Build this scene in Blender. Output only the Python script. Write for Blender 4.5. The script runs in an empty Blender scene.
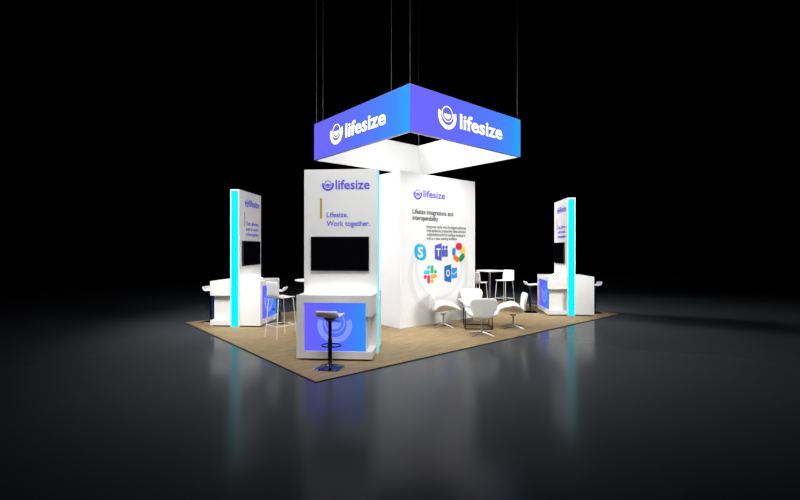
import bpy, bmesh, math
from mathutils import Vector, Matrix

sc = bpy.context.scene
COL = sc.collection
PI = math.pi
S2 = math.sqrt(2)


# ------------------------------------------------------------------ materials
def lin(c):
    c = c / 255.0
    return c / 12.92 if c <= 0.04045 else ((c + 0.055) / 1.055) ** 2.4


def rgb(r, g, b):
    return (lin(r), lin(g), lin(b), 1.0)


def mat(name, color, rough=0.5, metal=0.0, emit=None, strength=1.0, spec=0.5, noise=None, bump=0.0, coat=0.0):
    m = bpy.data.materials.new(name)
    m.use_nodes = True
    nt = m.node_tree
    b = nt.nodes['Principled BSDF']
    b.inputs['Base Color'].default_value = color
    b.inputs['Roughness'].default_value = rough
    b.inputs['Metallic'].default_value = metal
    b.inputs['Specular IOR Level'].default_value = spec
    b.inputs['Coat Weight'].default_value = coat
    if emit is not None:
        b.inputs['Emission Color'].default_value = emit
        b.inputs['Emission Strength'].default_value = strength
    if noise:
        scale, amount = noise
        tc = nt.nodes.new('ShaderNodeTexCoord')
        n = nt.nodes.new('ShaderNodeTexNoise')
        n.inputs['Scale'].default_value = scale
        n.inputs['Detail'].default_value = 4
        mx = nt.nodes.new('ShaderNodeMix')
        mx.data_type = 'RGBA'
        nt.links.new(tc.outputs['Object'], n.inputs['Vector'])
        nt.links.new(n.outputs['Fac'], mx.inputs[0])
        mx.inputs[6].default_value = tuple(v * (1 - amount) for v in color[:3]) + (1,)
        mx.inputs[7].default_value = tuple(min(1, v * (1 + amount)) for v in color[:3]) + (1,)
        nt.links.new(mx.outputs[2], b.inputs['Base Color'])
        if bump:
            bp = nt.nodes.new('ShaderNodeBump')
            bp.inputs['Strength'].default_value = bump
            bp.inputs['Distance'].default_value = 0.002
            nt.links.new(n.outputs['Fac'], bp.inputs['Height'])
            nt.links.new(bp.outputs['Normal'], b.inputs['Normal'])
    return m


def gradient_mat(name, stops, strength=1.0):
    """A backlit printed fabric: colour runs across the panel's width."""
    m = bpy.data.materials.new(name)
    m.use_nodes = True
    nt = m.node_tree
    b = nt.nodes['Principled BSDF']
    b.inputs['Base Color'].default_value = (0.004, 0.004, 0.01, 1)
    b.inputs['Roughness'].default_value = 0.6
    b.inputs['Specular IOR Level'].default_value = 0.05
    tc = nt.nodes.new('ShaderNodeTexCoord')
    sep = nt.nodes.new('ShaderNodeSeparateXYZ')
    rp = nt.nodes.new('ShaderNodeValToRGB')
    nt.links.new(tc.outputs['Generated'], sep.inputs[0])
    nt.links.new(sep.outputs['X'], rp.inputs['Fac'])
    el = rp.color_ramp.elements
    el[0].position, el[0].color = stops[0]
    el[1].position, el[1].color = stops[-1]
    for p, c in stops[1:-1]:
        e = el.new(p)
        e.color = c
    nt.links.new(rp.outputs['Color'], b.inputs['Emission Color'])
    b.inputs['Emission Strength'].default_value = strength
    return m


M = {}
M['laminate'] = mat('white_laminate', (0.84, 0.83, 0.81, 1), 0.38, noise=(3.0, 0.015))
M['panel'] = mat('white_print_panel', (0.86, 0.855, 0.85, 1), 0.5, noise=(2.0, 0.012))
M['liner'] = mat('backlit_white_fabric', (0.7, 0.7, 0.7, 1), 0.8, emit=(1, 1, 1, 1), strength=0.27, spec=0.1)
M['cyan'] = mat('cyan_light_strip', (0.0, 0.05, 0.06, 1), 0.4, emit=(0.0, 0.86, 1.0, 1), strength=1.05, spec=0.1)
M['added_glow'] = mat('added_white_glow', (0.5, 0.5, 0.5, 1), 0.5, emit=(1, 1, 1, 1), strength=10.0, spec=0.1)  # glow of the strip added on each worktop
M['purple'] = mat('violet_vinyl', rgb(92, 78, 232), 0.5, noise=(8, 0.03))
M['gold'] = mat('ochre_vinyl', rgb(196, 152, 44), 0.5, noise=(8, 0.05))
M['black_text'] = mat('charcoal_vinyl', rgb(26, 26, 30), 0.5, noise=(8, 0.05))
M['grey_text'] = mat('grey_vinyl', rgb(95, 95, 99), 0.5, noise=(8, 0.05))
M['ghost'] = mat('pale_grey_print', (0.77, 0.765, 0.765, 1), 0.55, noise=(3, 0.01))
M['sign_white'] = mat('white_backlit_print', (0.8, 0.8, 0.8, 1), 0.6, emit=(1, 1, 1, 1), strength=0.95, spec=0.1)
M['emblem_tint'] = mat('lilac_backlit_print', (0.02, 0.02, 0.04, 1), 0.6, emit=rgb(130, 150, 255), strength=1.0, spec=0.1)
M['sign_grad'] = gradient_mat('violet_to_blue_backlit_print',
                              [(0.0, rgb(112, 101, 255)), (0.35, rgb(98, 105, 255)), (0.7, rgb(78, 122, 255)), (0.88, rgb(58, 140, 255)), (1.0, rgb(30, 166, 255))])
M['counter_grad'] = gradient_mat('violet_to_blue_counter_print',
                                 [(0.0, rgb(110, 98, 255)), (0.4, rgb(90, 104, 255)), (0.75, rgb(72, 122, 255)), (1.0, rgb(40, 146, 255))])
M['tv_body'] = mat('black_plastic', (0.006, 0.006, 0.007, 1), 0.35, noise=(20, 0.1))
M['tv_screen'] = mat('black_glass_screen', (0.002, 0.002, 0.003, 1), 0.06, spec=0.35, noise=(20, 0.1))
M['aluminium'] = mat('brushed_aluminium', (0.25, 0.24, 0.23, 1), 0.4, 1.0, noise=(30, 0.08))
M['chrome'] = mat('polished_chrome', (0.5, 0.5, 0.52, 1), 0.35, 1.0, noise=(20, 0.03))
M['dark_chrome'] = mat('dark_polished_metal', (0.10, 0.10, 0.12, 1), 0.14, 1.0, noise=(20, 0.05))
M['leg_metal'] = mat('satin_steel', (0.5, 0.5, 0.52, 1), 0.3, 1.0, noise=(20, 0.05))
M['white_metal'] = mat('white_painted_steel', (0.72, 0.72, 0.72, 1), 0.35, noise=(10, 0.02))
M['black_metal'] = mat('black_painted_steel', (0.008, 0.008, 0.009, 1), 0.4, noise=(10, 0.1))
M['toe'] = mat('dark_toe_kick', (0.02, 0.016, 0.013, 1), 0.7, noise=(10, 0.1))
M['white_leather'] = mat('white_leather', (0.84, 0.83, 0.80, 1), 0.45, noise=(25, 0.02), bump=0.05)
M['white_plastic'] = mat('white_moulded_plastic', (0.82, 0.82, 0.83, 1), 0.3, noise=(10, 0.02))
M['grey_plastic'] = mat('light_grey_plastic', (0.55, 0.55, 0.56, 1), 0.35, noise=(10, 0.02))
M['smoked'] = mat('smoked_dark_top', (0.02, 0.02, 0.025, 1), 0.15, noise=(10, 0.05))
M['cable'] = mat('steel_cable', (0.12, 0.12, 0.125, 1), 0.6, 0.0, noise=(40, 0.1))
for k, c in dict(sky=(0, 175, 240), book_violet=(80, 88, 190), red=(222, 28, 50), yellow=(252, 196, 30), green=(0, 148, 60),
                 orange=(252, 110, 14), blue=(8, 130, 215), hash_blue=(54, 197, 240), hash_green=(46, 182, 125),
                 hash_red=(226, 40, 98), hash_yellow=(236, 170, 50), envelope=(8, 108, 200), envelope_light=(30, 140, 225)).items():
    M[k] = mat('vinyl_' + k, rgb(*c), 0.5, noise=(8, 0.03))
M['hall_black'] = mat('black_hall_paint', (0.004, 0.004, 0.0045, 1), 0.9, spec=0.0, noise=(1, 0.1))
M['white_vinyl'] = mat('white_vinyl', (0.88, 0.88, 0.88, 1), 0.5, noise=(8, 0.01))


def carpet_mat():
    m = bpy.data.materials.new('tan_grained_flooring')
    m.use_nodes = True
    nt = m.node_tree
    b = nt.nodes['Principled BSDF']
    b.inputs['Roughness'].default_value = 0.62
    b.inputs['Specular IOR Level'].default_value = 0.3
    tc = nt.nodes.new('ShaderNodeTexCoord')
    mp = nt.nodes.new('ShaderNodeMapping')
    mp.inputs['Scale'].default_value = (1.0, 9.0, 1.0)
    mp.inputs['Rotation'].default_value = (0, 0, PI / 4)
    n1 = nt.nodes.new('ShaderNodeTexNoise')
    n1.inputs['Scale'].default_value = 2.2
    n1.inputs['Detail'].default_value = 8
    n2 = nt.nodes.new('ShaderNodeTexNoise')
    n2.inputs['Scale'].default_value = 28
    n2.inputs['Detail'].default_value = 5
    ad = nt.nodes.new('ShaderNodeMath')
    ad.operation = 'MULTIPLY_ADD'
    ad.inputs[1].default_value = 0.45
    rp = nt.nodes.new('ShaderNodeValToRGB')
    el = rp.color_ramp.elements
    el[0].position, el[0].color = 0.45, rgb(120, 100, 70)
    el[1].position, el[1].color = 1.0, rgb(174, 150, 112)
    nt.links.new(tc.outputs['Object'], mp.inputs['Vector'])
    nt.links.new(mp.outputs['Vector'], n1.inputs['Vector'])
    nt.links.new(tc.outputs['Object'], n2.inputs['Vector'])
    nt.links.new(n2.outputs['Fac'], ad.inputs[0])
    nt.links.new(n1.outputs['Fac'], ad.inputs[2])
    nt.links.new(ad.outputs[0], rp.inputs['Fac'])
    nt.links.new(rp.outputs['Color'], b.inputs['Base Color'])
    return m


def floor_mat():
    m = bpy.data.materials.new('polished_dark_hall_floor')
    m.use_nodes = True
    nt = m.node_tree
    b = nt.nodes['Principled BSDF']
    b.inputs['Specular IOR Level'].default_value = 0.05
    tc = nt.nodes.new('ShaderNodeTexCoord')
    n = nt.nodes.new('ShaderNodeTexNoise')
    n.inputs['Scale'].default_value = 0.6
    n.inputs['Detail'].default_value = 5
    nt.links.new(tc.outputs['Object'], n.inputs['Vector'])
    mr = nt.nodes.new('ShaderNodeMapRange')
    mr.inputs['To Min'].default_value = 0.15
    mr.inputs['To Max'].default_value = 0.20
    nt.links.new(n.outputs['Fac'], mr.inputs['Value'])
    nt.links.new(mr.outputs['Result'], b.inputs['Roughness'])
    mx = nt.nodes.new('ShaderNodeMix')
    mx.data_type = 'RGBA'
    mx.inputs[6].default_value = (0.062, 0.066, 0.073, 1)
    mx.inputs[7].default_value = (0.078, 0.083, 0.091, 1)
    nt.links.new(n.outputs['Fac'], mx.inputs[0])
    nt.links.new(mx.outputs[2], b.inputs['Base Color'])
    return m


M['carpet'] = carpet_mat()
M['floor'] = floor_mat()


# ------------------------------------------------------------------ mesh helpers
class MB:
    def __init__(self):
        self.bm = bmesh.new()

    def box(self, x0, x1, y0, y1, z0, z1, bevel=0.0):
        bm = self.bm
        r = bmesh.ops.create_cube(bm, size=1.0)
        vs = r['verts']
        for v in vs:
            v.co = Vector(((x0 + x1) / 2 + v.co.x * (x1 - x0), (y0 + y1) / 2 + v.co.y * (y1 - y0), (z0 + z1) / 2 + v.co.z * (z1 - z0)))
        if bevel:
            es = {e for v in vs for e in v.link_edges}
            bmesh.ops.bevel(bm, geom=list(es), offset=bevel, segments=2, affect='EDGES', profile=0.7)
        return self

    def lathe(self, prof, seg=32, cx=0, cy=0):
        """prof: (radius, z) from bottom to top, closed at both ends."""
        bm = self.bm
        rings = []
        for r, z in prof:
            rings.append([bm.verts.new((cx + r * math.cos(2 * PI * i / seg), cy + r * math.sin(2 * PI * i / seg), z)) for i in range(seg)])
        for a, b in zip(rings, rings[1:]):
            for i in range(seg):
                bm.faces.new((a[i], a[(i + 1) % seg], b[(i + 1) % seg], b[i]))
        bm.faces.new(list(reversed(rings[0])))
        bm.faces.new(rings[-1])
        return self

    def tube(self, pts, r, seg=10, closed=False, r_end=None):
        bm = self.bm
        pts = [Vector(p) for p in pts]
        n = len(pts)
        rings = []
        up = None
        for i, p in enumerate(pts):
            if closed:
                t = (pts[(i + 1) % n] - pts[i - 1]).normalized()
            else:
                t = (pts[min(i + 1, n - 1)] - pts[max(i - 1, 0)]).normalized()
            if up is None:
                up = Vector((0, 0, 1)) if abs(t.z) < 0.9 else Vector((1, 0, 0))
            a = t.cross(up).normalized()
            b = a.cross(t).normalized()
            up = b
            rr = r if r_end is None else r + (r_end - r) * i / (n - 1)
            rings.append([bm.verts.new(p + a * rr * math.cos(2 * PI * k / seg) + b * rr * math.sin(2 * PI * k / seg)) for k in range(seg)])
        m = n if closed else n - 1
        for i in range(m):
            a, b = rings[i], rings[(i + 1) % n]
            for k in range(seg):
                bm.faces.new((a[k], a[(k + 1) % seg], b[(k + 1) % seg], b[k]))
        if not closed:
            bm.faces.new(list(reversed(rings[0])))
            bm.faces.new(rings[-1])
        return self

    def poly(self, pts, y0, y1):
        """A polygon in the XZ plane, extruded from y0 to y1."""
        bm = self.bm
        a = [bm.verts.new((p[0], y0, p[1])) for p in pts]
        b = [bm.verts.new((p[0], y1, p[1])) for p in pts]
        n = len(pts)
        bm.faces.new(a)
        bm.faces.new(list(reversed(b)))
        for i in range(n):
            bm.faces.new((a[i], b[i], b[(i + 1) % n], a[(i + 1) % n]))
        return self

    def band(self, cx, cz, ro, ri, a0, a1, y0, y1, seg=40):
        """Part of a flat ring in the XZ plane; a full ring when the angles span 360 degrees."""
        bm = self.bm
        full = abs(a1 - a0) > 359.9
        n = seg if full else seg + 1
        rows = []
        for i in range(n):
            a = math.radians(a0 + (a1 - a0) * i / seg)
            c, s = math.cos(a), math.sin(a)
            rows.append([bm.verts.new((cx + r * c, y, cz + r * s)) for r, y in ((ri, y0), (ro, y0), (ro, y1), (ri, y1))])
        for i in range(n if full else n - 1):
            p, q = rows[i], rows[(i + 1) % n]
            for k in range(4):
                bm.faces.new((p[k], p[(k + 1) % 4], q[(k + 1) % 4], q[k]))
        if not full:
            bm.faces.new(list(reversed(rows[0])))
            bm.faces.new(rows[-1])
        return self

    def build(self, name, m, parent=None, smooth=False, label=None):
        bm = self.bm
        bmesh.ops.recalc_face_normals(bm, faces=bm.faces)
        me = bpy.data.meshes.new(name)
        bm.to_mesh(me)
        bm.free()
        if smooth:
            for p in me.polygons:
                p.use_smooth = True
            me.set_sharp_from_angle(angle=math.radians(40))
        me.materials.append(m)
        o = bpy.data.objects.new(name, me)
        COL.objects.link(o)
        if parent:
            o.parent = parent
        if label:
            o['label'] = label
        return o


def tag(o, label, cat, group=None):
    o['label'] = label
    o['category'] = cat
    if group:
        o['group'] = group
    return o


def thing(name, label, cat, loc=(0, 0, 0), rotz=0.0, group=None):
    o = bpy.data.objects.new(name, None)
    o.empty_display_size = 0.1
    COL.objects.link(o)
    o.location = loc
    o.rotation_euler = (0, 0, rotz)
    return tag(o, label, cat, group)


def dup(root, loc, rotz, label, group=None, skip=()):
    r = root.copy()
    COL.objects.link(r)
    r.location = loc
    r.rotation_euler = (0, 0, rotz)
    r['label'] = label
    if group:
        r['group'] = group
    for ch in list(root.children):
        if ch.name.split('.')[0] in skip:
            continue
        c = ch.copy()
        COL.objects.link(c)
        c.parent = r
        for g in list(ch.children):
            d = g.copy()
            COL.objects.link(d)
            d.parent = c
    return r


def text_mb(lines, depth=0.003):
    """Lettering standing in the XZ plane and read from -Y. lines: (string, x0, x1, z0, z1, weight):
    the string's own box of ink is fitted to those limits (z1 None keeps the letters' proportions)."""
    mb = MB()
    for s, x0, x1, z0, z1, wgt, ref in lines:
        def ink(txt):
            cu = bpy.data.curves.new('lettering', 'FONT')
            cu.body = txt
            cu.offset = wgt
            cu.resolution_u = 3
            o = bpy.data.objects.new('lettering', cu)
            COL.objects.link(o)
            dg = bpy.context.evaluated_depsgraph_get()
            me = bpy.data.meshes.new_from_object(o.evaluated_get(dg))
            bpy.data.objects.remove(o)
            bpy.data.curves.remove(cu)
            return me
        me = ink(s)
        xs = [v.co.x for v in me.vertices]
        ys = [v.co.y for v in me.vertices]
        sx = (x1 - x0) / (max(xs) - min(xs))
        if ref:
            mr = ink(ref)
            ry = [v.co.y for v in mr.vertices]
            bpy.data.meshes.remove(mr)
        else:
            ry = ys
        sz = (z1 - z0) / (max(ry) - min(ry)) if z1 is not None else sx
        base = min(ry)
        b2 = bmesh.new()
        b2.from_mesh(me)
        bpy.data.meshes.remove(me)
        bmesh.ops.remove_doubles(b2, verts=b2.verts, dist=1e-5)
        top = {}
        bm = mb.bm
        for v in b2.verts:
            X = x0 + (v.co.x - min(xs)) * sx
            Z = z0 + (v.co.y - base) * sz
            top[v.index] = (bm.verts.new((X, -depth, Z)), bm.verts.new((X, 0, Z)))
        b2.edges.index_update()
        for f in b2.faces:
            try:
                bm.faces.new([top[v.index][0] for v in f.verts])
            except ValueError:
                pass
        for e in b2.edges:
            if len(e.link_faces) == 1:
                a, b = e.verts
                bm.faces.new((top[a.index][0], top[b.index][0], top[b.index][1], top[a.index][1]))
        b2.free()
    return mb


def emblem_mb(cx, cz, R, depth=0.003, thin=0.075, thick=0.31):
    """Smiling-ring mark: thick lower arc, a thin circle inside it, a half disc inside the circle."""
    mb = MB()
    mb.band(cx, cz, R, R * (1 - thick), 160, 380, -depth, 0, 40)
    r = R * 0.60
    zz = cz + 0.14 * R
    mb.band(cx, zz, r, r - thin * R, 0, 360, -depth, 0, 40)
    pts = [(cx + 0.38 * R * math.cos(math.radians(a)), zz + 0.38 * R * math.sin(math.radians(a))) for a in range(180, 361, 12)]
    mb.poly(pts, -depth, 0)
    return mb


# ------------------------------------------------------------------ the setting
f = MB().box(-30, 40, -30, 40, -0.115, -0.015).build('floor', M['floor'])
f['kind'] = 'structure'
f['label'] = 'polished dark grey exhibition hall floor'

for nm, x0, x1, y0, y1 in (('wall_back', -30, 40, 40, 40.2), ('wall_right', 40, 40.2, -30, 40), ('wall_left', -30.2, -30, -30, 40), ('wall_front', -30, 40, -30.2, -30)):
    o = MB().box(x0, x1, y0, y1, -0.115, 12.0).build(nm, M['hall_black'])
    o['kind'] = 'structure'
o = MB().box(-30.2, 40.2, -30.2, 40.2, 12.0, 12.2).build('ceiling', M['hall_black'])
o['kind'] = 'structure'

cp = thing('carpet', 'tan grained carpet of the whole exhibition stand lying on the dark hall floor', 'carpet', (4.572, 3.048, -0.015))
MB().box(-4.56, 4.56, -3.036, 3.036, 0.0, 0.015).build('carpet_surface', M['carpet'], cp)
ed = MB()
ed.box(-4.574, 4.574, -3.050, -3.036, 0, 0.012)
ed.box(-4.574, 4.574, 3.036, 3.050, 0, 0.012)
ed.box(-4.574, -4.56, -3.036, 3.036, 0, 0.012)
ed.box(4.56, 4.574, -3.036, 3.036, 0, 0.012)
ed.build('edge_trim', M['black_metal'], cp, label='thin dark edge strip')

# ------------------------------------------------------------------ demo kiosks
HW, HT, TALL = 0.615, 0.10, 3.05        # tower half width, half thickness, height
CW, CD, CH = 0.595, 0.575, 1.01         # counter half width, reach from the tower's middle, height


def counter_parts(root, back):
    """One counter against the tower. back=True is the same counter turned half round."""
    s = -1 if back else 1

    def bx(mb, x0, x1, y0, y1, z0, z1):
        if s < 0:
            x0, x1, y0, y1 = -x1, -x0, -y1, -y0
        mb.box(x0, x1, y0, y1, z0, z1)
    y0, y1 = -CD, -HT - 0.001
    rec, nt_ = 0.045, 0.104
    body = MB()
    bx(body, -CW, CW, y0, y1, 0.895, CH)                 # worktop and header
    bx(body, -CW, CW, y0, y1, 0.03, 0.14)               # plinth
    bx(body, -CW, -CW + 0.115, y0, y1, 0.14, 0.895)     # closed left end
    bx(body, CW - nt_, CW, y0, y1, 0.69, 0.895)          # header block above the open right end
    bx(body, -CW + 0.115, CW - nt_, y0 + rec, y1, 0.14, 0.895)   # set-back carcass
    c = body.build('counter', M['laminate'], root, label='white counter with an open notch at one end')
    up = MB()
    bx(up, -0.575, 0.575, y1 - 0.05, y1 - 0.03, CH, CH + 0.008)
    up.build('added_glow_strip', M['added_glow'], c, label='slim glowing strip added to brighten the tower above the counter')  # made-up glowing strip, whitens the tower face above the worktop
    toe = MB()
    bx(toe, -CW + 0.05, CW - 0.05, y0 + 0.05, y1, 0.001, 0.03)
    toe.build('toe_kick', M['toe'], c)
    g = MB().box(-CW + 0.117, CW - nt_ - 0.003, -0.006, 0, 0.143, 0.893).build('graphic_panel', M['counter_grad'], c, label='backlit violet to blue panel')
    e = emblem_mb(0.0, 0.545, 0.275, 0.003).build('emblem', M['emblem_tint'], c, label='pale ring and smile emblem')
    for o, d in ((g, 0.0), (e, 0.0065)):
        yy = y0 + rec - d
        if s < 0:
            o.rotation_euler = (0, 0, PI)
            o.location = (0, -yy, 0)
        else:
            o.location = (0, yy, 0)
    return c


def kiosk_base(label, loc, rotz):
    t = thing('demo_kiosk', label, 'kiosk', loc, rotz, 'demo kiosks at the corners of the stand')
    MB().box(-HW, HW, -HT, HT, 0.0, TALL).build('tower_panel', M['panel'], t, label='tall white tower panel')
    for sx in (-1, 1):
        x = sx * (HW + 0.002)
        MB().box(min(x, x + sx * 0.004), max(x, x + sx * 0.004), -HT + 0.02, HT - 0.02, 0.012, TALL - 0.03).build('light_strip', M['cyan'], t, label='glowing cyan edge strip')
    counter_parts(t, False)
    counter_parts(t, True)
    return t


def kiosk_graphics(t, side, lines):
    """side -1: on the outward face (-Y), +1: on the inward face."""
    parts = []
    parts.append(emblem_mb(-0.212, 2.792, 0.10, 0.003, thin=0.11).build('logo_emblem', M['purple'], t, label='violet ring and smile emblem'))
    parts.append(text_mb([('lifesize', -0.085, 0.485, 2.715, 2.875, 0.018, None)]).build('logo_wordmark', M['purple'], t, label='bold violet lettering'))
    parts.append(MB().box(-0.347, -0.313, -0.004, 0, 2.235, 2.572).build('accent_bar', M['gold'], t, label='thin ochre upright bar'))
    for s, x0, x1, z in lines:
        parts.append(text_mb([(s, x0, x1, z, z + 0.085, 0.012, 'Lk')]).build('slogan_lettering', M['purple'], t, label='violet slogan lettering'))
    for p in parts:
        if side < 0:
            p.location = (0, -HT - 0.001, 0)
        else:
            p.location = (0, HT + 0.001, 0)
            p.rotation_euler = (0, 0, PI)


slogan_a = [('Lifesize.', -0.235, 0.125, 2.255), ('Work together.', -0.235, 0.49, 2.11)]
slogan_b = [('Clear, effortless', -0.26, 0.45, 2.275), ('meet in rooms', -0.26, 0.44, 2.15), ('or from anywhere', -0.26, 0.44, 2.025)]
KF = (1.167, 1.167)
KL = (1.09, 5.13)
KR = (8.25, 1.07)
k1 = kiosk_base('white demo kiosk at the front corner, its tower facing the camera', (*KF, 0), -PI / 4)
RL, RR = -3 * PI / 4, PI / 4
k2 = dup(k1, (*KL, 0), RL, 'white demo kiosk at the far left end of the carpet')
k3 = dup(k1, (*KR, 0), RR, 'white demo kiosk at the far right end of the carpet')
kiosk_graphics(k1, -1, slogan_a)
kiosk_graphics(k2, 1, slogan_b)
kiosk_graphics(k3, 1, slogan_b)


# televisions hang on the towers
def to_world(kc, rz, x, y):
    c, s = math.cos(rz), math.sin(rz)
    return (kc[0] + c * x - s * y, kc[1] + s * x + c * y)


def make_tv(label, loc, rz):
    t = thing('television', label, 'television', loc, rz, 'televisions on the kiosk towers')
    MB().box(-0.485, 0.485, -0.047, -0.016, -0.283, 0.283, 0.005).build('casing', M['tv_body'], t)
    MB().box(-0.472, 0.472, -0.0485, -0.0465, -0.268, 0.270).build('screen', M['tv_screen'], t, label='glossy black glass screen')
    MB().box(-0.2, 0.2, -0.016, 0.0, -0.12, 0.12).build('wall_bracket', M['black_metal'], t)
    return t


p = to_world(KF, -PI / 4, -0.005, -HT - 0.001)
tv = make_tv('flat black television on the front tower, above the violet counter', (p[0], p[1], 1.65), -PI / 4)
p = to_world(KL, RL, 0.012, HT + 0.001)
dup(tv, (p[0], p[1], 1.63), RL + PI, 'flat black television on the left-hand kiosk tower, seen at a steep angle')
p = to_world(KR, RR, 0.08, HT + 0.001)
dup(tv, (p[0], p[1], 1.62), RR + PI, 'flat black television on the right-hand kiosk tower, beside its cyan edge')

# ------------------------------------------------------------------ central white box with the integrations graphic
BX, BY, BL, BW, BH = 3.303, 2.149, 2.50, 1.80, 3.43
bt = thing('display_tower', 'big white box wall in the middle carrying the app icons, under the hanging sign', 'display wall', (BX, BY, 0))
MB().box(0, BL, 0.0, 0.03, 0.0, BH).build('front_panel', M['panel'], bt, label='white printed front wall panel')
MB().box(0.0, 0.03, 0.034, BW, 0.0, BH).build('side_panel', M['panel'], bt)
MB().box(BL - 0.03, BL, 0.034, BW, 0.0, BH).build('side_panel', M['panel'], bt)
MB().box(0.03, BL - 0.03, BW - 0.03, BW, 0.0, BH).build('back_panel', M['panel'], bt)
MB().box(0.03, BL - 0.03, 0.034, BW - 0.03, BH - 0.05, BH - 0.02).build('roof_panel', M['panel'], bt)
MB().box(0.004, 0.029, 0.0302, 0.0338, 0.0, BH - 0.005).build('corner_seam', M['aluminium'], bt, label='thin grey corner joint')


def on_box(o, d=0.0):
    o.location = (0, -0.0012 - d, 0)
    return o


gh = MB()
gh.band(1.235, 1.17, 1.0, 0.87, 140, 400, -0.0015, 0, 60)
gh.band(1.235, 1.35, 0.80, 0.735, 0, 360, -0.0015, 0, 60)
on_box(gh.build('watermark_emblem', M['ghost'], bt, label='very large pale grey ring emblem'))
on_box(emblem_mb(0.515, 2.965, 0.128, 0.003, thin=0.11).build('logo_emblem', M['purple'], bt, label='violet ring and smile emblem'))
on_box(text_mb([('lifesize', 0.69, 1.40, 2.90, 3.07, 0.018, None)]).build('logo_wordmark', M['purple'], bt, label='bold violet lettering'))
for s_, x0, x1, z in (('Lifesize integrations and', 0.357, 1.68, 2.515), ('interoperability', 0.357, 1.165, 2.375)):
    on_box(text_mb([(s_, x0, x1, z, z + 0.11, 0.016, 'Lk')]).build('heading_lettering', M['black_text'], bt, label='dark heading lettering'))
for s_, x0, x1, z in (('Integrates easily with the biggest platforms', 0.79, 2.15, 2.21), ('from appliances, productivity suites and more', 0.79, 2.14, 2.12),
                      ('collaboration tools for seamless meetings as', 0.79, 2.12, 2.03), ('well as a clear meeting workflow', 0.79, 1.82, 1.94)):
    on_box(text_mb([(s_, x0, x1, z, z + 0.07, 0.004, 'Lk')]).build('body_lettering', M['grey_text'], bt, label='small grey paragraph line'), 0.0016)

D = 0.004
# speech-cloud S icon
e = 0.0016
ic = MB()
pts = []
for i in range(48):                       # rounded blob with two lobes, upper left and lower right
    a = 2 * PI * i / 48
    r = 0.188 + 0.014 * math.cos(2 * (a - math.radians(135))) - 0.006 * math.cos(4 * a)
    pts.append((0.595 + r * math.cos(a), 1.655 + r * math.sin(a)))
ic.poly(pts, -D, 0)
ico = on_box(ic.build('app_icon', M['sky'], bt, label='sky blue cloud icon with a white S'), e)
text_mb([('S', 0.515, 0.675, 1.53, 1.78, 0.03, None)], 0.003).build('icon_letter', M['white_vinyl'], ico).location = (0, -D - 0.0005, 0)
# violet T icon
ic = MB()
ic.poly([(1.055, 1.495), (1.28, 1.445), (1.28, 1.865), (1.055, 1.815)], -D, 0)
for x0, x1 in ((1.292, 1.39), (1.40, 1.49)):
    ic.poly([(x0, 1.535), (x1, 1.55), (x1, 1.715), (x0, 1.715)], -D, 0)
    c0, rr = (x0 + x1) / 2, 0.042
    ic.poly([(c0 + rr * math.cos(2 * PI * k / 20), 1.768 + rr * math.sin(2 * PI * k / 20)) for k in range(20)], -D, 0)
ico = on_box(ic.build('app_icon', M['book_violet'], bt, label='violet book icon with a white T and two figures'), e)
text_mb([('T', 1.10, 1.235, 1.56, 1.74, 0.02, None)], 0.003).build('icon_letter', M['white_vinyl'], ico).location = (0, -D - 0.0005, 0)
# coloured ring icon: five blobs round a white middle
wc = (1.885, 1.635)


def cap(mb, p, q, r):
    p, q = Vector(p), Vector(q)
    d = (q - p).normalized()
    a0 = math.atan2(d.y, d.x)
    pts_ = [(q.x + r * math.cos(a0 - PI / 2 + PI * k / 10), q.y + r * math.sin(a0 - PI / 2 + PI * k / 10)) for k in range(11)]
    pts_ += [(p.x + r * math.cos(a0 + PI / 2 + PI * k / 10), p.y + r * math.sin(a0 + PI / 2 + PI * k / 10)) for k in range(11)]
    mb.poly(pts_, -D, 0)


ring = None
for nm, p0, p1, r, off in (('blue', (-0.175, 0.07), (-0.18, -0.02), 0.058, 0), ('yellow', (0.165, 0.09), (0.18, -0.02), 0.058, 0),
                      ('orange', (-0.14, -0.11), (-0.05, -0.17), 0.058, 0.0004), ('green', (0.07, -0.15), (0.14, -0.09), 0.072, 0.0008), ('red', (-0.03, 0.155), (0.03, 0.155), 0.085, 0.0012)):
    mb = MB()
    cap(mb, (wc[0] + p0[0], wc[1] + p0[1]), (wc[0] + p1[0], wc[1] + p1[1]), r)
    if ring is None:
        ring = on_box(mb.build('app_icon', M[nm], bt, label='round icon of red, yellow, green, orange and blue blobs'), e)
    else:
        mb.build('icon_blob', M[nm], ring, label=nm + ' blob').location = (0, -off, 0)
# hash icon: four coloured pairs of rounded bars
hc = (0.91, 1.145)
ico = None
for nm, bars in (('hash_blue', (((-0.165, 0.05), (-0.06, 0.05)), ((-0.055, 0.165), (-0.055, 0.16)))),
                 ('hash_green', (((0.055, 0.165), (0.055, 0.06)), ((0.165, 0.055), (0.16, 0.055)))),
                 ('hash_red', (((-0.055, -0.165), (-0.055, -0.06)), ((-0.165, -0.055), (-0.16, -0.055)))),
                 ('hash_yellow', (((0.165, -0.05), (0.06, -0.05)), ((0.055, -0.165), (0.055, -0.16))))):
    mb = MB()
    for p0, p1 in bars:
        cap(mb, (hc[0] + p0[0], hc[1] + p0[1]), (hc[0] + p1[0], hc[1] + p1[1]), 0.045)
    if ico is None:
        ico = on_box(mb.build('app_icon', M[nm], bt, label='hash icon of blue, green, red and yellow rounded bars'), e)
    else:
        mb.build('icon_bar', M[nm], ico, label=nm.split('_')[1] + ' bars')
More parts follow.
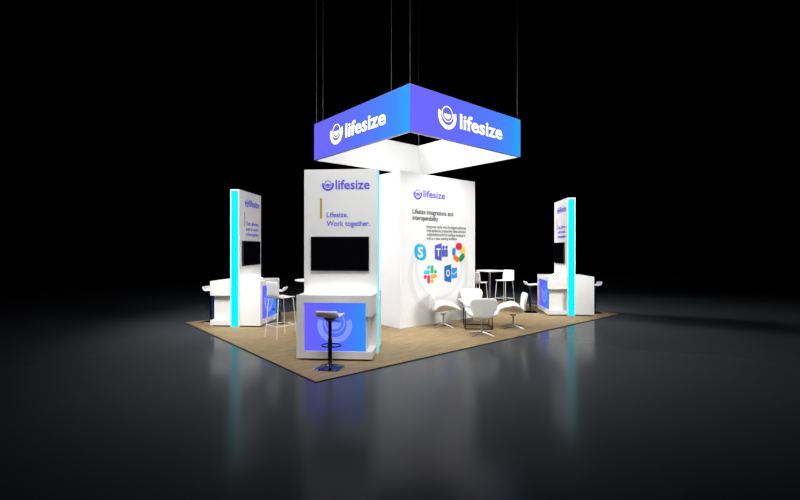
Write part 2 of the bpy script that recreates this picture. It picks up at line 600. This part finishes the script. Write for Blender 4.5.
# blue O envelope icon
ico = on_box(MB().poly([(1.375, 0.975), (1.61, 0.925), (1.61, 1.365), (1.375, 1.315)], -D, 0).build('app_icon', M['envelope'], bt, label='blue envelope icon with a white O'), e)
MB().poly([(1.625, 1.015), (1.82, 1.03), (1.82, 1.17), (1.70, 1.10), (1.625, 1.15)], -D, 0).poly([(1.625, 1.17), (1.70, 1.12), (1.82, 1.20), (1.82, 1.275), (1.625, 1.27)], -D, 0).build('icon_envelope', M['envelope_light'], ico)
text_mb([('O', 1.435, 1.555, 1.065, 1.235, 0.02, None)], 0.003).build('icon_letter', M['white_vinyl'], ico).location = (0, -D - 0.0005, 0)

# ------------------------------------------------------------------ hanging sign
KX, KY, KW, Z0, Z1 = 2.742, 1.213, 3.66, 3.985, 4.91
hs = thing('hanging_sign', 'square violet and blue hanging sign with white lettering, floating above the stand', 'hanging sign', (KX + KW / 2, KY + KW / 2, Z0))
H = Z1 - Z0
hw = KW / 2
for i in range(4):
    a = i * PI / 2
    T = 0.045
    # outer printed face, inner white face, rails: local X runs along the face, -Y is outward
    def face_part(mb, name, m, label=None, lx=0.0, lz=0.0):
        o = mb.build(name, m, hs, label=label)
        o.rotation_euler = (0, 0, a)
        o.location = (hw * math.sin(a), -hw * math.cos(a), 0)
        return o
    face_part(MB().box(-hw, hw, 0.0, 0.004, 0.012, H), 'sign_panel', M['sign_grad'], 'backlit violet to blue printed face')
    face_part(MB().box(-hw + T, hw - T, T - 0.003, T + 0.001, 0.0, H - 0.01), 'inner_liner', M['liner'], 'glowing white inner face')
    face_part(MB().box(-hw + 0.005, hw - 0.005, 0.006, T - 0.004, 0.0, 0.011), 'bottom_rail', M['aluminium'], 'thin grey metal bottom rail')
    face_part(MB().box(-hw + 0.005, hw - 0.005, 0.005, T, H - 0.008, H + 0.006), 'top_rail', M['aluminium'])
    if i in (0, 3):
        x0 = 0.77 - hw
        face_part(emblem_mb(1.047 - hw, 0.505, 0.275), 'logo_emblem', M['sign_white'], 'white ring and smile emblem').location.z = 0
        o = face_part(text_mb([('lifesize', 1.435 - hw, 2.92 - hw, 0.305, 0.635, 0.020, None)]), 'logo_wordmark', M['sign_white'], 'bold white lettering')
for x, y in ((-hw + 0.03, hw - 0.07), (-hw + 0.24, hw - 0.03), (-hw + 0.05, -hw + 0.62), (-hw + 0.05, -hw + 0.05), (hw - 0.06, -hw + 0.05), (hw - 0.05, hw - 0.05)):
    MB().tube([(x, y, H), (x, y, 12.0 - Z0)], 0.0055, 8).build('suspension_cable', M['cable'], hs)


# ------------------------------------------------------------------ bar stools
def shell(grid_fn, nt_, ns, thick):
    """A padded sheet from a grid of points, as a bmesh with thickness, smoothed later by a modifier."""
    bm = bmesh.new()
    g = [[bm.verts.new(grid_fn(i / nt_, -1 + 2 * j / ns)) for j in range(ns + 1)] for i in range(nt_ + 1)]
    for i in range(nt_):
        for j in range(ns):
            bm.faces.new((g[i][j], g[i][j + 1], g[i + 1][j + 1], g[i + 1][j]))
    bmesh.ops.recalc_face_normals(bm, faces=bm.faces)
    mb = MB()
    mb.bm.free()
    mb.bm = bm
    return mb


def finish_shell(o, thick, levels=1, offset=0.0):
    m = o.modifiers.new('thickness', 'SOLIDIFY')
    m.thickness = thick
    m.offset = offset
    m2 = o.modifiers.new('round', 'SUBSURF')
    m2.levels = levels
    m2.render_levels = levels
    for p_ in o.data.polygons:
        p_.use_smooth = True
    return o


def interp(tab, t):
    for (a, va), (b, vb) in zip(tab, tab[1:]):
        if t <= b:
            u = (t - a) / (b - a)
            u = u * u * (3 - 2 * u)
            if isinstance(va, tuple):
                return tuple(x + (y - x) * u for x, y in zip(va, vb))
            return va + (vb - va) * u
    return tab[-1][1]


def lerp_tab(tab, t):
    for (a, va), (b, vb) in zip(tab, tab[1:]):
        if t <= b:
            u = (t - a) / (b - a)
            if isinstance(va, tuple):
                return tuple(x + (y - x) * u for x, y in zip(va, vb))
            return va + (vb - va) * u
    return tab[-1][1]


def make_stool(label, loc, rz):
    """Faces +Y; the low back is on the -Y side."""
    t = thing('bar_stool', label, 'bar stool', loc, rz, 'gas-lift bar stools at the kiosk counters')
    prof = [(0, (0.215, 0.735)), (0.08, (0.22, 0.752)), (0.3, (0.11, 0.750)), (0.6, (-0.07, 0.745)), (0.75, (-0.115, 0.758)), (0.88, (-0.145, 0.79)), (1.0, (-0.175, 0.845))]
    wid = [(0, 0.135), (0.15, 0.16), (0.5, 0.17), (0.8, 0.177), (0.95, 0.175), (1.0, 0.163)]

    def g(tt, s):
        y, z = lerp_tab(prof, tt)
        w = lerp_tab(wid, tt)
        lift = 0.018 * s * s * (1 - tt)
        fwd = 0.05 * s * s * max(0, (tt - 0.55) / 0.45)
        return (s * w, y + fwd, z + lift)
    finish_shell(shell(g, 14, 8, 0.03).build('seat', M['white_plastic'], t, label='white moulded low-back seat'), 0.028)
    MB().lathe([(0.03, 0.665), (0.09, 0.712), (0.10, 0.724), (0.03, 0.728)], 24).build('seat_mount', M['black_metal'], t, smooth=True)
    MB().lathe([(0.031, 0.02), (0.031, 0.42), (0.029, 0.425), (0.026, 0.43), (0.026, 0.69)], 20).build('column', M['dark_chrome'], t, smooth=True)
    lv = MB().tube([(0.02, 0, 0.685), (0.10, 0.0, 0.69), (0.14, 0, 0.68)], 0.006, 8).build('height_lever', M['dark_chrome'], t, smooth=True)
    fr = MB()
    pts_ = []
    for k in range(25):
        a = -PI * 0.5 - 0.0 + 2 * PI * k / 25
        pts_.append((0.145 * math.cos(a), 0.05 + 0.125 * math.sin(a), 0.315))
    fr.tube(pts_, 0.010, 8, closed=True)
    fr.lathe([(0.036, 0.295), (0.036, 0.335)], 16)
    fr.build('footrest', M['dark_chrome'], t, smooth=True)
    b = MB()
    n = 40
    rings = []
    for r, z in ((0.178, 0.001), (0.182, 0.005), (0.178, 0.010), (0.10, 0.020), (0.05, 0.030), (0.034, 0.05)):
        row = []
        for k in range(n):
            a = 2 * PI * k / n
            q = 6.0 if r > 0.15 else 2.5
            d = (abs(math.cos(a)) ** q + abs(math.sin(a)) ** q) ** (-1 / q)
            row.append(b.bm.verts.new((r * d * math.cos(a), r * d * math.sin(a), z)))
        rings.append(row)
    for p_, q_ in zip(rings, rings[1:]):
        for k in range(n):
            b.bm.faces.new((p_[k], p_[(k + 1) % n], q_[(k + 1) % n], q_[k]))
    b.bm.faces.new(list(reversed(rings[0])))
    b.bm.faces.new(rings[-1])
    b.build('base_plate', M['dark_chrome'], t, smooth=True, label='flat square dark chrome foot')
    return t


def stool_xy(kc, nx, ny, d, side=0.0):
    return (kc[0] + nx / S2 * d - ny / S2 * side, kc[1] + ny / S2 * d + nx / S2 * side, 0.001)


stool = make_stool('white bar stool in front of the front kiosk, its back to the camera', (0.50, 0.455, 0.001), -PI / 4 - 0.16)
dup(stool, stool_xy(KL, -1, 1, 0.86), -3 * PI / 4, 'white bar stool on the outer side of the left-hand kiosk')
dup(stool, (1.66, 4.57, 0.001), PI / 4 + 0.1, 'white bar stool at the left-hand kiosk, behind the tall four-legged chair')
dup(stool, (7.62, 1.72, 0.001), -3 * PI / 4, 'white bar stool between the right-hand kiosk and the swivel lounge chairs')
dup(stool, stool_xy(KR, 1, -1, 0.80), PI / 4, 'white bar stool beyond the right-hand kiosk, nearest the carpet tip')


# ------------------------------------------------------------------ bar tables and tall chairs
def make_bar_table(label, loc):
    t = thing('bar_table', label, 'table', loc, 0, 'round white bar tables')
    MB().lathe([(0.36, 1.068), (0.39, 1.08), (0.395, 1.09), (0.39, 1.10)], 48).build('table_top', M['white_plastic'], t, smooth=True)
    MB().lathe([(0.032, 0.02), (0.032, 1.04), (0.10, 1.05), (0.10, 1.068)], 24).build('column', M['leg_metal'], t, smooth=True)
    MB().lathe([(0.27, 0.001), (0.27, 0.010), (0.05, 0.022), (0.034, 0.03)], 40).build('base_plate', M['leg_metal'], t, smooth=True)
    return t


bt1 = make_bar_table('round white bar table mostly hidden behind the front tower', (1.66, 2.95, 0.001))
dup(bt1, (7.46, 2.97, 0.001), 0, 'round white bar table between two tall chairs beyond the white box wall')


def make_bar_chair(label, loc, rz):
    """Faces +X."""
    t = thing('bar_chair', label, 'chair', loc, rz, 'tall chairs at the bar tables')
    prof = [(0, (0.20, 0.765)), (0.08, (0.19, 0.782)), (0.3, (0.08, 0.775)), (0.52, (-0.12, 0.770)), (0.62, (-0.185, 0.79)), (0.72, (-0.205, 0.86)), (1.0, (-0.235, 1.095))]
    wid = [(0, 0.19), (0.1, 0.205), (0.5, 0.215), (0.7, 0.215), (0.92, 0.205), (1.0, 0.19)]

    def g(tt, s):
        x, z = lerp_tab(prof, tt)
        w = lerp_tab(wid, tt)
        k = max(0, min(1, (tt - 0.6) / 0.2))
        return (x + 0.035 * s * s * k, s * w, z + 0.012 * s * s * (1 - k))
    finish_shell(shell(g, 20, 8, 0.02).build('seat_shell', M['white_plastic'], t, label='white one-piece seat and back'), 0.020)
    for sx in (-1, 1):
        for sy in (-1, 1):
            MB().tube([(sx * 0.15, sy * 0.15, 0.765), (sx * 0.17, sy * 0.165, 0.74), (sx * 0.225, sy * 0.205, 0.0)], 0.009, 10).build('leg', M['white_metal'], t, smooth=True)
    q = 1 - 0.24 / 0.74
    fx, fy = 0.17 + 0.055 * q, 0.165 + 0.04 * q
    for a, b in (((-fx, -fy), (fx, -fy)), ((fx, -fy), (fx, fy)), ((fx, fy), (-fx, fy)), ((-fx, fy), (-fx, -fy))):
        MB().tube([(*a, 0.24), (*b, 0.24)], 0.007, 8).build('foot_rail', M['white_metal'], t, smooth=True)
    return t


ch1 = make_bar_chair('tall white four-legged chair standing between the left-hand kiosk and the front kiosk', (0.965, 3.04, 0.001), math.radians(8))
dup(ch1, (8.13, 2.93, 0.001), math.radians(178), 'tall white chair on the right of the round bar table beyond the white box wall')
dup(ch1, (6.86, 2.92, 0.001), math.radians(5), 'tall white chair half hidden by the edge of the white box wall')


# ------------------------------------------------------------------ swivel lounge chairs round the wire table
def make_swan(label, loc, rz):
    """Faces +X: one padded shell of seat, two wing arms and a round back, on a four-star swivel foot."""
    t = thing('lounge_chair', label, 'chair', loc, rz, 'white swivel lounge chairs round the wire table')
    prof = [(0, (0.355, 0.335)), (0.06, (0.34, 0.365)), (0.15, (0.26, 0.383)), (0.3, (0.12, 0.365)), (0.45, (-0.05, 0.325)), (0.55, (-0.185, 0.316)),
            (0.63, (-0.255, 0.372)), (0.72, (-0.272, 0.49)), (0.85, (-0.292, 0.63)), (0.95, (-0.305, 0.73)), (1.0, (-0.31, 0.775))]
    wid = [(0, 0.13), (0.08, 0.21), (0.2, 0.28), (0.34, 0.35), (0.44, 0.365), (0.53, 0.30), (0.61, 0.20), (0.69, 0.215), (0.78, 0.275), (0.87, 0.295), (0.94, 0.265), (1.0, 0.17)]
    lift = [(0, 0.0), (0.10, 0.02), (0.25, 0.13), (0.38, 0.225), (0.46, 0.21), (0.54, 0.11), (0.62, 0.035), (0.72, 0.04), (0.85, 0.05), (1.0, 0.03)]

    def cen(tt):
        tt = min(1, max(0, tt))
        a = Vector((0.0, 0.0))
        n = 0
        for d in (-0.03, -0.015, 0, 0.015, 0.03):
            u = min(1, max(0, tt + d))
            a += Vector(lerp_tab(prof, u))
            n += 1
        return a / n

    def g(tt, s):
        c = cen(tt)
        d = (cen(tt + 0.02) - cen(tt - 0.02)).normalized()
        nrm = Vector((d.y, -d.x))            # towards the sitter
        w = interp(wid, tt)
        L = interp(lift, tt)
        q = abs(s)
        k = q ** 1.8 * (1 - 0.30 * max(0, (q - 0.75) / 0.25) ** 2)
        c2 = c + nrm * (L * k)
        return (c2.x, s * w * (1 - 0.06 * q * q), c2.y)
    finish_shell(shell(g, 34, 16, 0.05).build('seat_shell', M['white_leather'], t, label='white upholstered wing-armed shell'), 0.058, 1, -1.0)
    MB().lathe([(0.028, 0.05), (0.028, 0.10), (0.018, 0.11), (0.018, 0.25), (0.06, 0.275), (0.07, 0.298)], 20).build('column', M['chrome'], t, smooth=True)
    for k in range(4):
        a = PI / 4 + k * PI / 2
        c, s = math.cos(a), math.sin(a)
        MB().tube([(0.0, 0.0, 0.066), (0.08 * c, 0.08 * s, 0.062), (0.30 * c, 0.30 * s, 0.014)], 0.020, 8, r_end=0.011).build('foot_arm', M['chrome'], t, smooth=True)
    return t


def uv(u, v, z=0.001):
    return ((u + v) / S2, (v - u) / S2, z)


# the group is turned 45 degrees to the stand: u runs to the right, v away from the camera
sw = make_swan('white swivel lounge chair nearest the camera, its round back turned to us', uv(2.50, 3.28), PI / 4 + 0.06)
dup(sw, uv(1.75, 4.18), -PI / 4 + 0.05, 'white swivel lounge chair on the left of the group, close to the icon wall')
dup(sw, uv(3.27, 4.15), 3 * PI / 4 - 0.05, 'white swivel lounge chair on the right of the group, facing left in profile')
dup(sw, uv(2.46, 4.89), -3 * PI / 4 + 0.05, 'white swivel lounge chair behind the wire table, facing the camera, mostly hidden')

p = uv(2.50, 4.17)
tb = thing('wire_table', 'low black cube-frame coffee table in the middle of the white lounge chairs', 'table', p, -PI / 4)
h, r, Ht = 0.285, 0.010, 0.43
for sx in (-1, 1):
    for sy in (-1, 1):
        MB().box(sx * h - r, sx * h + r, sy * h - r, sy * h + r, 0, Ht - 2 * r).build('leg', M['black_metal'], tb)
for z, nm in ((0.0, 'bottom_rail'), (Ht - 2 * r, 'top_rail')):
    for s in (-1, 1):
        z0 = z if z else 0.0
        e0 = h - r if z == 0 else h + r
        MB().box(-e0, e0, s * h - r, s * h + r, z0, z0 + 2 * r).build(nm, M['black_metal'], tb)
        MB().box(s * h - r, s * h + r, -h + r, h - r, z0, z0 + 2 * r).build(nm, M['black_metal'], tb)
MB().box(-h - r, h + r, -h - r, h + r, Ht, Ht + 0.012).build('table_top', M['smoked'], tb, label='thin dark top')

# ------------------------------------------------------------------ light
w = bpy.data.worlds.new('dark_hall')
sc.world = w
w.use_nodes = True
bg = w.node_tree.nodes['Background']
bg.inputs[0].default_value = (0.0, 0.0, 0.0, 1)
bg.inputs[1].default_value = 1.0


def area(name, loc, target, size, power, spread=180, color=(1, 1, 1)):
    l = bpy.data.lights.new(name, 'AREA')
    l.shape = 'DISK'
    l.size = size
    l.energy = power
    l.color = color
    l.spread = math.radians(spread)
    o = bpy.data.objects.new(name, l)
    COL.objects.link(o)
    o.location = loc
    o.rotation_euler = (Vector(target) - Vector(loc)).to_track_quat('-Z', 'Y').to_euler()
    return o


CX, CY = 4.572, 3.048
area('hall_light_centre', (CX, CY, 7.0), (CX, CY, 0), 3.0, 60, 70)
area('hall_light_front', (-1.2, -3.4, 7.0), (2.2, 1.6, 0.8), 4.0, 95, 75)
area('hall_light_right', (6.5, -5.0, 7.0), (4.3, 2.6, 0.8), 5.0, 100, 60)
area('hall_light_left', (-3.5, 5.5, 7.0), (4.5, 2.8, 0.8), 4.0, 160, 75)
area('hall_light_back', (5.0, 8.5, 7.0), (7.6, 1.6, 1.0), 3.0, 170, 65)
area('kiosk_fill_right', (6.5, -4.5, 6.5), (8.3, 1.4, 1.4), 2.0, 42, 36)  # unseen fill beam added to brighten the right kiosk
area('kiosk_fill_left', (-3.2, 2.2, 6.5), (1.0, 5.2, 1.0), 2.0, 38, 45)  # extra fill lamp, added to lift the left kiosk's side faces
area('added_sign_fill', (4.55, 1.50, 4.86), (4.55, 1.75, 0), 0.5, 15, 90)  # unseen lamp added inside the sign, brightens the upper box wall

# ------------------------------------------------------------------ camera
cam = bpy.data.cameras.new('camera')
co = bpy.data.objects.new('camera', cam)
COL.objects.link(co)
co.location = (-2.867, -5.034, 1.732)
co.rotation_euler = (PI / 2, 0, math.radians(49.379 - 90))
cam.sensor_width = 36
cam.lens = 436.987 / 800 * 36
cam.shift_y = -1.2 / 800
cam.clip_end = 200
sc.camera = co

sc.view_settings.view_transform = 'Standard'
sc.view_settings.look = 'None'
sc.view_settings.gamma = 1.0
sc.view_settings.use_curve_mapping = False
sc.view_settings.exposure = 0.0
